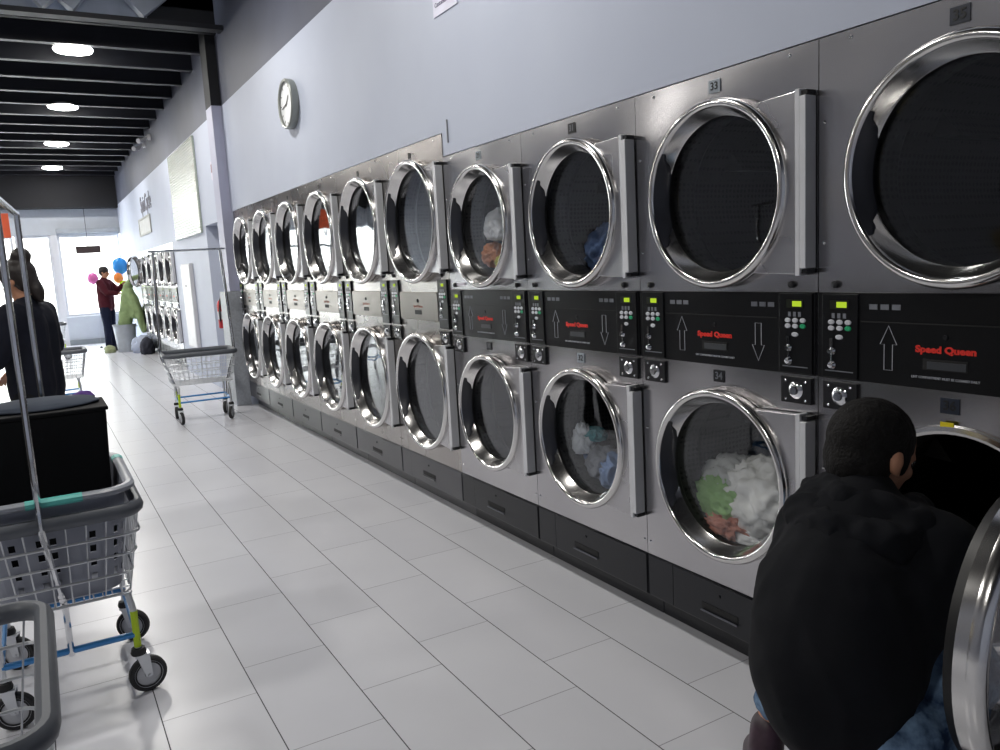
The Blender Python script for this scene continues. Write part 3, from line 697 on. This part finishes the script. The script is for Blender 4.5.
# ------------------------------------------------------------------ laundry carts
def rrect(hx,hy,r,z,n=6):
    P=[]
    for cx,cy,a0 in ((hx-r,hy-r,0),(-hx+r,hy-r,PI/2),(-hx+r,-hy+r,PI),(hx-r,-hy+r,3*PI/2)):
        for i in range(n+1):
            a=a0+PI/2*i/n; P.append((cx+r*math.cos(a),cy+r*math.sin(a),z))
    return P
bumper=simple('grey_rubber_bumper','#54585f',.45,var=.06); blue=simple('blue_painted_rail','#3c86c8',.35,.1); lime=simple('lime_paint','#b6d21c',.5); tyre=simple('dark_tyre','#1e1e20',.6); hub=simple('grey_hub','#b9bbc0',.45)
def make_cart(rackh=1.70,hx=.25,hy=.335):
    """long axis along local y; uprights of the hanging rack stand at the middle of both short ends"""
    c=empty('laundry_cart')
    MB().tube(rrect(hx,hy,.07,.68),.0205,10,closed=True,sq=1.15).build('bumper_rim',bumper,c)
    wb=MB(); bx,by=hx*.80,hy*.84; zb=.385
    for z_,k in ((.60,.93),(.53,.62),(.46,.32),(.385,0)):
        a,b=bx+(hx-bx)*k,by+(hy-by)*k; wb.tube(rrect(a,b,.05,z_),.0042,6,closed=True)
    def vert(ux,uy,tx,ty): wb.tube([(ux,uy,.68),(tx,ty,zb)],.0026,5)
    n=7
    for i in range(n+1):
        f=-1+2*i/n
        for s in (-1,1): vert(f*(hx-.04),s*hy,f*(bx-.03),s*by)
    n=12
    for i in range(n+1):
        f=-1+2*i/n
        for s in (-1,1): vert(s*hx,f*(hy-.04),s*bx,f*(by-.03))
    for i in range(15):
        f=-1+2*i/14; wb.tube([(f*bx,-by,zb),(f*bx,by,zb)],.0022,5)
    for i in range(9):
        f=-1+2*i/8; wb.tube([(-bx,f*by,zb-.003),(bx,f*by,zb-.003)],.0028,5)
    wb.build('wire_basket',M['dullchrome'],c)
    wx,wy=.20,.24
    for sx in (-1,1):
        for sy in (-1,1):
            MB().tube([(sx*hx*.7,sy*hy*.72,.375),(sx*(wx-.01),sy*(wy-.01),.36),(sx*wx,sy*wy,.30),(sx*wx,sy*wy,.155)],.011,8).build('leg',M['dullchrome'],c)
    MB().tube([(wx,-wy,.30),(wx,-wy,.17)],.0125,8).build('leg_sleeve',lime,c)
    for s in (-1,1):
        MB().tube([(-wx,s*wy,.215),(wx,s*wy,.215)],.011,8).build('cross_rail',blue,c)
        MB().tube([(s*wx,-wy,.215),(s*wx,wy,.215)],.009,8).build('side_rail',blue,c)
    for sx in (-1,1):
        for sy in (-1,1):
            rz=random.uniform(-.5,.5)+(PI if sx<0 else 0)*0; m=Matrix.Translation((sx*wx,sy*wy,0))@Matrix.Rotation(rz,4,'Z')
            w=MB().lathe([(.040,-.012),(.058,-.014),(.0625,-.008),(.0625,.008),(.058,.014),(.040,.012)],28,'y',(.022,0,.0625),mat=m).build('caster_wheel',tyre,c)
            MB().lathe([(.0005,-.013),(.012,-.014),(.014,-.009),(.043,-.008),(.047,-.0145),(.047,.0145),(.043,.008),(.014,.009),(.012,.014),(.0005,.013)],24,'y',(.022,0,.0625),mat=m).build('wheel_hub',hub,w)
            fk=MB()
            for s in (-1,1):
                fk.add([(-.012,s*.020,.138),(.030,s*.020,.138),(.034,s*.020,.058),(.012,s*.020,.058)]+[(-.012,s*.0175,.138),(.030,s*.0175,.138),(.034,s*.0175,.058),(.012,s*.0175,.058)],[(0,1,2,3),(7,6,5,4),(0,4,5,1),(1,5,6,2),(2,6,7,3),(3,7,4,0)],m)
            fk.box(-.016,.032,-.021,.021,.134,.142,m); fk.tube([(.022,-.024,.0625),(.022,.024,.0625)],.005,8,mat=m)
            fk.build('caster_fork',M['dullchrome'],w)
            MB().lathe([(.0005,.142),(.024,.142),(.026,.15),(.022,.165),(.0005,.168)],18,'z',mat=Matrix.Translation((sx*wx,sy*wy,0))).build('caster_cap',tyre,w)
    if rackh:
        for s in (-1,1):
            y=s*(hy-.025)
            MB().tube([(0,s*wy,.20),(0,s*(wy+.01),.36),(-.012-.023*-s*-1 if False else (.012 if s>0 else -.035),y+s*.035,.66),((.012 if s>0 else -.035),y+s*.035,.80),((.012 if s>0 else -.035),y,rackh)],.015,8,sq=.7).build('rack_upright',M['chrome'],c)
        MB().tube([(-.035,-hy-.02,rackh+.005),(.012,hy+.02,rackh+.005)],.011,8).build('rack_bar',M['chrome'],c)
    return c
c1=make_cart(1.69); c1.location=(-.03,3.165,0); tag(c1,'chrome wire laundry cart holding the grey basket and black tote','cart','wire laundry carts')
c2=copy_tree(c1); c2.location=(1.365,8.46,0); c2.rotation_euler=(0,0,-PI/2+R(-3)); c2['label']='empty wire laundry cart with hanging rack standing alone in the aisle by the pillar'
c3=copy_tree(c1,skip=('rack_upright','rack_bar','leg_sleeve')); c3.location=(-.315,1.775,0); c3['label']='empty wire laundry cart cut off by the bottom left corner'
c4=copy_tree(c1,skip=('rack_upright','rack_bar')); c4.location=(.10,10.25,0); c4.rotation_euler=(0,0,PI/2); c4['label']='wire laundry cart parked beyond the person with the hair bun'
c5=copy_tree(c1,skip=('rack_upright','rack_bar')); c5.location=(.22,17.6,0); c5['label']='farthest wire laundry cart near the shop front door'
# grey perforated laundry basket
pb_=simple('grey_basket_plastic','#9094a0',.5,var=.04); rimm=simple('pale_grey_rim_plastic','#8f939c',.4); teal=simple('teal_grip','#5ab8b0',.5)
lb=empty('laundry_basket',(-.03,3.165,.395)); tag(lb,'grey perforated plastic laundry basket with teal grips set in the cart','basket')
def wall_grid(P0,P1,zt,nu,nv,holes,mb,bow=.012):
    """P0,P1 bottom corners; outward bow and taper"""
    pass
bw=MB(); n=72; zt=.345; nv=14
loopT=[];loopB=[]
def rr(hx,hy,r,n):
    out=[]; segs=[]; Lx=2*(hx-r);Ly=2*(hy-r);A=PI/2*r; per=2*(Lx+Ly)+4*A
    for i in range(n):
        s=per*i/n
        for kind,L_,o in (('r',Ly,0),('c',A,0),('t',Lx,1),('c',A,1),('l',Ly,2),('c',A,2),('b',Lx,3),('c',A,3)):
            if s<=L_+1e-9: break
            s-=L_
        if kind=='r': out.append((hx,-hy+r+s))
        elif kind=='t': out.append((hx-r-s,hy))
        elif kind=='l': out.append((-hx,hy-r-s))
        elif kind=='b': out.append((-hx+r+s,-hy))
        else:
            cx,cy,a0=[(hx-r,hy-r,0),(-hx+r,hy-r,PI/2),(-hx+r,-hy+r,PI),(hx-r,-hy+r,1.5*PI)][o]; a=a0+s/r; out.append((cx+r*math.cos(a),cy+r*math.sin(a)))
    return out
n=96; T=rr(.222,.305,.08,n); B=rr(.180,.255,.07,n); vs=[]
for j in range(nv+1):
    f=j/nv
    for i in range(n): vs.append((B[i][0]+(T[i][0]-B[i][0])*f,B[i][1]+(T[i][1]-B[i][1])*f,.004+f*zt))
fs=[]
for j in range(nv):
    for i in range(n):
        hole = (j in (2,4,6,8)) and (i%3!=0) and (i%12 not in (0,1,2)) and (i%2==0)
        if not hole: fs.append((j*n+i,j*n+(i+1)%n,(j+1)*n+(i+1)%n,(j+1)*n+i))
fs.append(tuple(range(n-1,-1,-1)))
bw.add(vs,fs); bo=bw.build('basket_body',pb_,lb,smooth=None); sd=bo.modifiers.new('t','SOLIDIFY'); sd.thickness=.004
MB().tube([(x,y,zt+.008) for x,y in rr(.235,.318,.085,64)],.019,8,closed=True,sq=.7).build('basket_rim',rimm,lb)
for s in (-1,1):
    MB().tube([(x,s*.318,zt+.008) for x in (-.07,-.02,.04,.09)],.0205,8,sq=.72).build('grip',teal,lb)
MB().tube([(.235,y,zt+.008) for y in (.17,.20,.23)],.0205,8,sq=.72).build('grip',teal,lb)
# black fabric tote
tb=empty('storage_tote',(-.02,3.22,.41)); tag(tb,'black fabric storage tote standing in the grey laundry basket','tote')
tbm=fabric('black_tote_fabric','#0b0c0f',.8)
MB().taperbox(-.185,.195,-.115,.145,0,.575,.86).build('tote_body',tbm,tb,smooth=None,bevel=.008)
MB().box(-.192,.202,-.122,.152,.572,.586).build('tote_edge',tbm,tb,smooth=None,bevel=.004)
o=cloth_blob('folded_cloth',(-.03,3.27,.990),(.19,.13,.024),fabric('slate_cloth','#39404c'),'slate blue cloth lying across the top of the black tote','cloth',amp=.12,fs=1.5,seed=31,sub=4)
o=cloth_blob('folded_cloth',(.07,3.75,.86),(.05,.05,.12),fabric('purple_cloth','#5c3f86'),'small purple cloth on the back corner of the black tote','cloth',amp=.2,fs=2,seed=32,sub=4)
o.location=(.115,3.335,.988); o.scale=(.8,.6,.22)
# ------------------------------------------------------------------ people
skin=simple('skin_tan','#b98568',.55,var=.05); hairm=simple('black_hair','#0c0a0a',.75,var=.4,vs=90,bump=.9,bs=160,bd=.004,spec=.25)
hoodm=fabric('black_hoodie','#0a0c12',.9); jeanm=fabric('washed_denim','#34496a',.8)
def jeans_mat():
    t=NT('faded_blue_denim'); o=t.obj(); n=t.noise(o,14,4,.6)
    b=t.bsdf(t.ramp(n,[(.35,srgb('#263a5a')),(.60,srgb('#829fbd'))]),.8,0,.2); t.bump(b,t.noise(o,300,2),.2,.001); return t.m
denim=jeans_mat()
def hand(mb,p,dirv,up,s=1.0,side=1):
    """palm, four fingers and a thumb; p wrist, dirv pointing direction, up = back of the hand"""
    d=Vector(dirv).normalized(); u=Vector(up); u=(u-d*u.dot(d)).normalized(); w=d.cross(u)*side; p=Vector(p)
    pc=p+d*.05*s
    for k in (-1,-.33,.33,1): cap(mb,p+w*k*.015*s,.016*s,p+d*.085*s+w*k*.030*s,.013*s,10)
    for i,(k,L) in enumerate(((-1,.062),(-.33,.075),(.33,.080),(1,.070))):
        a=p+d*.088*s+w*k*.031*s; b=a+d*L*.5*s-u*.010*s+w*k*.004*s; c=b+d*L*.38*s-u*.026*s
        cap(mb,a,.0098*s,b,.009*s,10); cap(mb,b,.009*s,c,.008*s,10)
    a=p+d*.025*s+w*.026*s; b=a+d*.032*s+w*.032*s-u*.008*s; c=b+d*.030*s+w*.008*s-u*.010*s
    cap(mb,a,.014*s,b,.011*s,10); cap(mb,b,.011*s,c,.009*s,10)
def head(mb,c,yaw,tilt=0,s=1.0):
    """adult head, face towards local +x"""
    m=Matrix.Translation(Vector(c))@Matrix.Rotation(yaw,4,'Z')@Matrix.Rotation(tilt,4,'Y')@Matrix.Scale(s,4)
    mb.sphere((-.008,0,.022),(.098,.078,.092),20,14,m); mb.sphere((.022,0,-.030),(.066,.060,.080),18,12,m)
    mb.sphere((.050,0,-.078),(.030,.034,.026),14,10,m)                      # chin
    mb.add(*(lambda q:(q.v,q.f))(_nose()),m)
    for s_ in (-1,1):
        mb.sphere((-.004,s_*.080,-.012),(.017,.009,.027),14,10,m); mb.sphere((.002,s_*.080,-.032),(.009,.007,.010),10,8,m)  # ears
        mb.sphere((.062,s_*.036,.004),(.018,.024,.010),10,8,m)                # brow
        mb.sphere((.052,s_*.042,-.030),(.024,.022,.020),10,8,m)               # cheek
    mb.sphere((.082,0,-.058),(.010,.024,.007),12,8,m); mb.sphere((.080,0,-.068),(.010,.020,.007),12,8,m)  # lips
    return m
def _nose():
    q=MB(); cap(q,(.080,0,.005),.009,(.103,0,-.030),.013,10)
    for s_ in (-1,1): q.sphere((.094,s_*.012,-.034),.009,8,6)
    return q
def eyes(m,parent,s=1.0):
    e=MB()
    for s_ in (-1,1): e.sphere((.074,s_*.033,-.008),(.013,.014,.012),12,8,m)
    e.build('eyes',simple('eye_dark','#1a1412',.2),parent)
# crouching man in front of the open dryer
def crouching():
    Lsh=(1.455,1.165,.790); Rsh=(1.540,.925,.785); hl=(1.35,1.05,.45); hr=(1.33,.90,.43)
    kl=(1.64,1.25,.50); kr=(1.60,.91,.52); al=(1.49,1.32,.215); ar=(1.42,.93,.12)
    nk=(1.515,1.075,.855); hd=(1.572,1.092,.962)
    el=(1.66,1.28,.68); er=(1.71,.95,.70); wl=(1.86,1.19,.66); wr=(1.90,1.05,.64)
    b=MB()
    m=head(b,hd,R(-14),R(16),1.0)
    chain(b,[(*nk,.058),(1.55,1.085,.91,.055)])
    chain(b,[(1.31,.985,.48,.12),(1.37,1.02,.62,.13),(1.46,1.05,.76,.115),(*nk,.07)])
    for S,E,W_ in ((Lsh,el,wl),(Rsh,er,wr)):
        chain(b,[(1.48,1.05,.78,.09),(*S,.052),(*E,.040),(*W_,.027)])
    hand(b,wl,(1,-.1,-.3),(0,.2,1),1,-1); hand(b,wr,(1,.1,-.4),(0,-.2,1),1,1)
    tl=(1.555,1.425,.035); tr_=(1.58,.93,.035)
    for H,K,A,tx in ((hl,kl,al,tl),(hr,kr,ar,tr_)):
        chain(b,[(*H,.085),(*K,.052),(*A,.036)]); chain(b,[(*A,.034),(A[0]-.02,A[1],A[2]-.05,.035),(*tx,.026)])
    body=organic(b,'person',skin,voxel=.0065,smooth=2)
    tag(body,'person in a black hoodie crouching at the open dryer, seen from behind','person')
    h=MB()
    chain(h,[(1.295,.980,.530,.146),(1.315,.993,.575,.168),(1.37,1.022,.68,.172),(1.445,1.055,.775,.135)],24)
    chain(h,[(1.36,1.09,.60,.12),(1.41,1.12,.70,.105),(*Lsh,.076)],16); chain(h,[(1.37,.955,.61,.10),(1.44,.94,.70,.11),(*Rsh,.080)],16)
    chain(h,[(1.46,1.06,.79,.11),(*Lsh,.076),(*el,.064),(1.83,1.205,.665,.042)],16); chain(h,[(1.49,1.02,.79,.11),(*Rsh,.085),(*er,.070),(1.87,1.035,.647,.044)],16)
    chain(h,[(1.47,1.06,.82,.10),(1.51,1.075,.86,.080)])
    organic(h,'hoodie',hoodm,body,.010,12,fold=.007,fs=6,seed=2)
    hd_=MB()
    chain(hd_,[(1.56,1.165,.865,.036),(1.49,1.165,.865,.046),(1.405,1.125,.845,.052),(1.365,1.035,.820,.058),(1.415,.945,.815,.052),(1.50,.945,.835,.046),(1.58,1.00,.85,.036)])
    chain(hd_,[(1.49,1.14,.885,.034),(1.43,1.06,.875,.040),(1.48,.985,.870,.036)])
    organic(hd_,'hood',hoodm,body,.008,6,fold=.010,fs=11,seed=5)
    j=MB()
    for H,K,A in ((hl,kl,al),(hr,kr,ar)):
        chain(j,[(1.33,.985,.47,.10),(*H,.108 if A is ar else .080),(*K,.088 if A is ar else .070),(A[0]+.01,A[1]-.01,A[2]+.07,.048)],18)
    organic(j,'jeans',denim,body,.010,6,fold=.008,fs=16,seed=9)
    sm=simple('maroon_black_shoe','#33202c',.45,var=.5,vs=20)
    for A,tx in ((al,tl),(ar,tr_)):
        A=Vector(A); T=Vector(tx); d=(T-A).normalized()
        s=MB(); heel=A+Vector((-.02,-.01,-.05)); chain(s,[(*(A+Vector((0,0,-.005))),.045),(*heel,.044),(*((heel+T)/2+Vector((0,0,.015))),.045),(*T,.034)])
        so=organic(s,'shoe',sm,body,.007,4)
        q=MB(); h2=heel+Vector((0,0,-.034)); t2=T+Vector((0,0,-.024))
        q.tube([tuple(h2),tuple((h2+t2)/2),tuple(t2+d*.02)],[.036,.040,.034],16,sq=.3)
        q.build('shoe_sole',simple('shoe_sole_grey','#a39aa2',.5),so)
    hr_=MB()
    hr_.sphere((-.014,0,.026),(.099,.083,.092),22,16,m); hr_.sphere((-.048,0,-.016),(.057,.072,.078),20,14,m)
    for s_ in (-1,1): hr_.sphere((-.034,s_*.046,-.020),(.046,.034,.062),14,10,m); hr_.sphere((.028,s_*.060,.0),(.016,.016,.04),10,8,m)
    organic(hr_,'hair',hairm,body,.006,3,fold=.0015,fs=60)
    eyes(m,body)
    return body
crouching()
def standing(loc,yaw,label,top,topname,trous,hair_fn,armL,armR,s=1.0,voxel=.009,skinm=skin,shoe='#20222a',tilt=0,hyaw=0,extra=None):
    """local: feet at origin, facing +x, 1.75 m tall"""
    b=MB(); m=head(b,(.03,0,1.63),hyaw,tilt)
    chain(b,[(.0,0,1.44,.058),(.022,0,1.56,.054)])
    chain(b,[(0,0,.95,.125),(0,0,1.12,.11),(0,0,1.32,.115),(0,0,1.44,.058)])
    for s_,arm in ((1,armL),(-1,armR)):
        sh=(0,s_*.175,1.42); chain(b,[(0,s_*.08,1.38,.07),(*sh,.050),(*arm[0],.040),(*arm[1],.027)])
        dv=Vector(arm[1])-Vector(arm[0]); hand(b,arm[1],dv,(0,s_*.3,1) if abs(dv.normalized().z)<.8 else (0,s_,0),1,s_)
        chain(b,[(0,s_*.09,.92,.092),(.01,s_*.095,.50,.056),(-.01,s_*.10,.09,.038)]); chain(b,[(-.02,s_*.10,.05,.034),(.14,s_*.11,.035,.028)])
    root=organic(b,'person',skinm,voxel=voxel,smooth=2); tag(root,label,'person')
    t=MB(); chain(t,[(0,-.05,.93,.135),(0,-.05,1.15,.135),(0,-.05,1.34,.135)],18); chain(t,[(0,.05,.93,.135),(0,.05,1.15,.135),(0,.05,1.34,.135)],18); chain(t,[(0,0,1.38,.115),(0,0,1.47,.078)])
    for s_,arm in ((1,armL),(-1,armR)):
        A=Vector(arm[0]);Bv=Vector(arm[1]); e=A+(Bv-A)*.9
        chain(t,[(0,s_*.08,1.385,.112),(0,s_*.17,1.41,.082),(*arm[0],.064),(*e,.043)],16)
    organic(t,topname,top,root,.013,6,fold=.006,fs=8,seed=len(label))
    j=MB()
    for s_ in (-1,1): chain(j,[(0,s_*.06,.93,.12),(0,s_*.09,.85,.108),(.01,s_*.095,.50,.076),(-.01,s_*.10,.10,.062)],16)
    organic(j,'trousers',trous,root,.013,5,fold=.005,fs=9,seed=3)
    for s_ in (-1,1):
        q=MB(); chain(q,[(-.04,s_*.10,.045,.044),(.06,s_*.105,.048,.045),(.16,s_*.11,.038,.034)]); q.box(-.08,.19,s_*.105-.042,s_*.105+.042,.003,.02)
        organic(q,'shoe',simple('shoe_'+shoe[1:],shoe,.5),root,.010,3)
    h=MB(); hair_fn(h,m); organic(h,'hair',simple('dark_brown_hair','#1c1412',.5,var=.3,vs=60,bump=.5,bs=90),root,.010,3,fold=.003,fs=40)
    eyes(m,root)
    if extra: extra(root)
    root.location=loc; root.rotation_euler=(0,0,yaw); root.scale=(s,s,s)
    return root
def hair_short(h,m):
    h.sphere((-.014,0,.034),(.104,.088,.094),20,14,m); h.sphere((-.045,0,-.005),(.064,.080,.08),18,12,m)
def hair_bun(h,m):
    h.sphere((-.012,0,.034),(.110,.094,.096),20,14,m); h.sphere((-.045,0,-.01),(.070,.084,.09),18,12,m)
    h.sphere((-.075,0,.125),(.058,.060,.055),16,12,m); h.sphere((-.06,0,.09),(.04,.04,.04),12,8,m)
    h.sphere((-.085,0,-.09),(.04,.045,.09),12,10,m)
def bag(root):
    q=MB(); chain(q,[(-.02,-.30,1.02,.06),(-.02,-.32,.86,.075)]); o=organic(q,'shoulder_bag',fabric('dark_bag','#17161c'),root,.012,4)
# woman with a bun beyond the near cart
standing((-.04,5.25,0),R(150),'person with dark hair in a bun and navy top standing behind the near cart',fabric('navy_top','#10131f'),'jacket',fabric('black_trousers','#0c0d12'),hair_bun,
    ((.06,.26,1.17),(.25,.18,1.05)),((.02,-.28,1.19),(.22,-.20,1.06)),s=.90,tilt=R(16),extra=None)
# man in maroon pulling a blanket out of the far open dryer
standing((1.30,18.55,0),R(-30),'person in a maroon jumper and dark jeans standing at the far dryers',fabric('maroon_knit','#4a1622'),'jumper',fabric('dark_jeans','#141b33'),hair_short,
    ((.16,.22,1.25),(.34,.12,1.36)),((.14,-.22,1.20),(.32,-.14,1.18)),s=1.0,shoe='#23262c',tilt=R(8))
# ------------------------------------------------------------------ laundry around the far person
q=MB(); chain(q,[(1.88,17.62,1.50,.04),(1.76,17.7,1.47,.06),(1.66,17.80,1.30,.085),(1.63,17.85,1.05,.11),(1.60,17.88,.80,.13),(1.56,17.9,.60,.13)],16); chain(q,[(1.66,17.8,1.25,.08),(1.76,17.72,1.0,.09),(1.83,17.70,.68,.07),(1.86,17.68,.42,.05)],16); chain(q,[(1.69,17.77,1.2,.085),(1.72,17.78,.90,.10),(1.72,17.79,.74,.085)],16)
gb=organic(q,'blanket',fabric('light_green_blanket','#93a878'),None,.015,5,fold=.02,fs=5,seed=4)
tag(gb,'light green blanket hanging from the far open dryer into the pail','blanket')
pl=empty('laundry_pail',(1.53,17.9,0)); tag(pl,'pale grey plastic laundry pail in front of the far person','pail')
pm=simple('pail_grey','#aab0b8',.4)
MB().lathe([(.001,.002),(.17,.002),(.215,.53),(.225,.54),(.225,.56),(.205,.555),(.165,.02),(.001,.018)],36,'z').build('pail_body',pm,pl)
MB().tube([(.215,-.06,.50),(.235,-.03,.52),(.235,.03,.52),(.215,.06,.50)],.008,6).build('pail_handle',pm,pl)
heapf='clothes dropped on the floor by the far dryers'
cloth_blob('clothes_pile',(1.78,17.35,0),(.20,.18,.20),fabric('white_blue_cloth','#b9c3d8'),'white and blue clothes heaped on the floor right of the pail',group=heapf,seed=41,sub=4)
cloth_blob('clothes_pile',(1.80,16.85,0),(.12,.20,.19),fabric('dark_grey_cloth','#33353f'),'dark clothes heaped on the floor against the far dryers',group=heapf,seed=42,sub=4)
cloth_blob('clothes_pile',(1.22,18.0,0),(.10,.12,.09),fabric('olive_cloth','#a3ab86'),'small olive cloth on the floor left of the pail',group=heapf,seed=43,sub=4)
def balloon(x,y,z,r,col,label):
    b=MB().sphere((0,0,0),(r,r,r*1.15),20,14).build('balloon',simple('balloon_'+col[1:],col,.25),loc=(x,y,z)); tag(b,label,'balloon','coloured balloons beside the far person')
    MB().lathe([(.002,-r*1.12),(.012,-r*1.22),(.0005,-r*1.2)],10,'z').build('balloon_knot',MATS['balloon_'+col[1:]],b)
    MB().tube([(0,0,-r*1.2),(.01,0,-r*1.2-.4),(0,0,-z+.012)],.002,4).build('ribbon',M['white'],b)
    MB().lathe([(.0005,-z+.001),(.03,-z+.001),(.02,-z+.04),(.0005,-z+.045)],12,'z').build('ribbon_weight',M['black'],b)
balloon(1.16,19.5,1.52,.11,'#d86ab0','pink balloon left of the far person')
balloon(1.72,19.5,1.76,.16,'#2b8fe0','blue balloon above the right shoulder of the far person')
balloon(1.64,19.3,1.50,.10,'#f08a3c','orange balloon at the right shoulder of the far person')
balloon(1.74,19.2,1.30,.12,'#a6e024','lime balloon in front of the far person')
# dark hanging sign in front of the shop window
hs=MB().box(-.25,.25,-.03,.03,-.08,.08).build('hanging_sign',simple('dark_brown_sign','#2d2020',.5),bevel=.004,loc=(1.19,20.3,2.17),smooth=None); tag(hs,'dark brown hanging sign board in front of the bright shop window','sign')
MB().tube([(0,0,.08),(0,0,.97)],.006,6).build('hanging_rod',M['black'],hs)
os_=MB().box(-.30,.30,-.02,.02,-.16,.16).build('hanging_sign',simple('orange_sign','#f06438',.5),bevel=.004,loc=(-.46,12.6,2.10+.14),smooth=None); tag(os_,'orange hanging sign board at the left edge of the view','sign')
MB().tube([(0,0,.16),(0,0,1.6)],.006,6).build('hanging_rod',M['black'],os_)
# left side of the room, seen in the door glass
ct=empty('folding_counter',(-2.6,8,0)); tag(ct,'long dark folding counter along the left side of the room','counter')
MB().box(-.42,.42,-5.5,7.5,.86,.90).build('counter_top',simple('counter_top_grey','#5b5c60',.3),ct,smooth=None,bevel=.004)
MB().box(-.36,.36,-5.4,7.4,.0,.859).build('counter_body',simple('counter_dark','#26221f',.5),ct,smooth=None)
nb=empty('notice_board',(-4.85,3.6,1.7)); tag(nb,'olive notice board with white and yellow sheets on the left wall','notice board')
MB().box(.001,.03,-1.0,1.0,-.6,.6).build('board_back',simple('olive_board','#6b5a20',.7),nb,smooth=None)
for (y,z,a,b_,c_) in ((-.6,.2,.15,.2,'#c9ccd0'),(-.1,.25,.22,.16,'#b9bcc4'),(.4,-.1,.14,.2,'#cfd0d4'),(.75,.2,.15,.22,'#d8c840'),(-.3,-.3,.2,.16,'#c4c7cc')):
    MB().box(.031,.034,y-a,y+a,z-b_,z+b_).build('pinned_sheet',simple('sheet_'+c_[1:],c_,.6),nb,smooth=None)
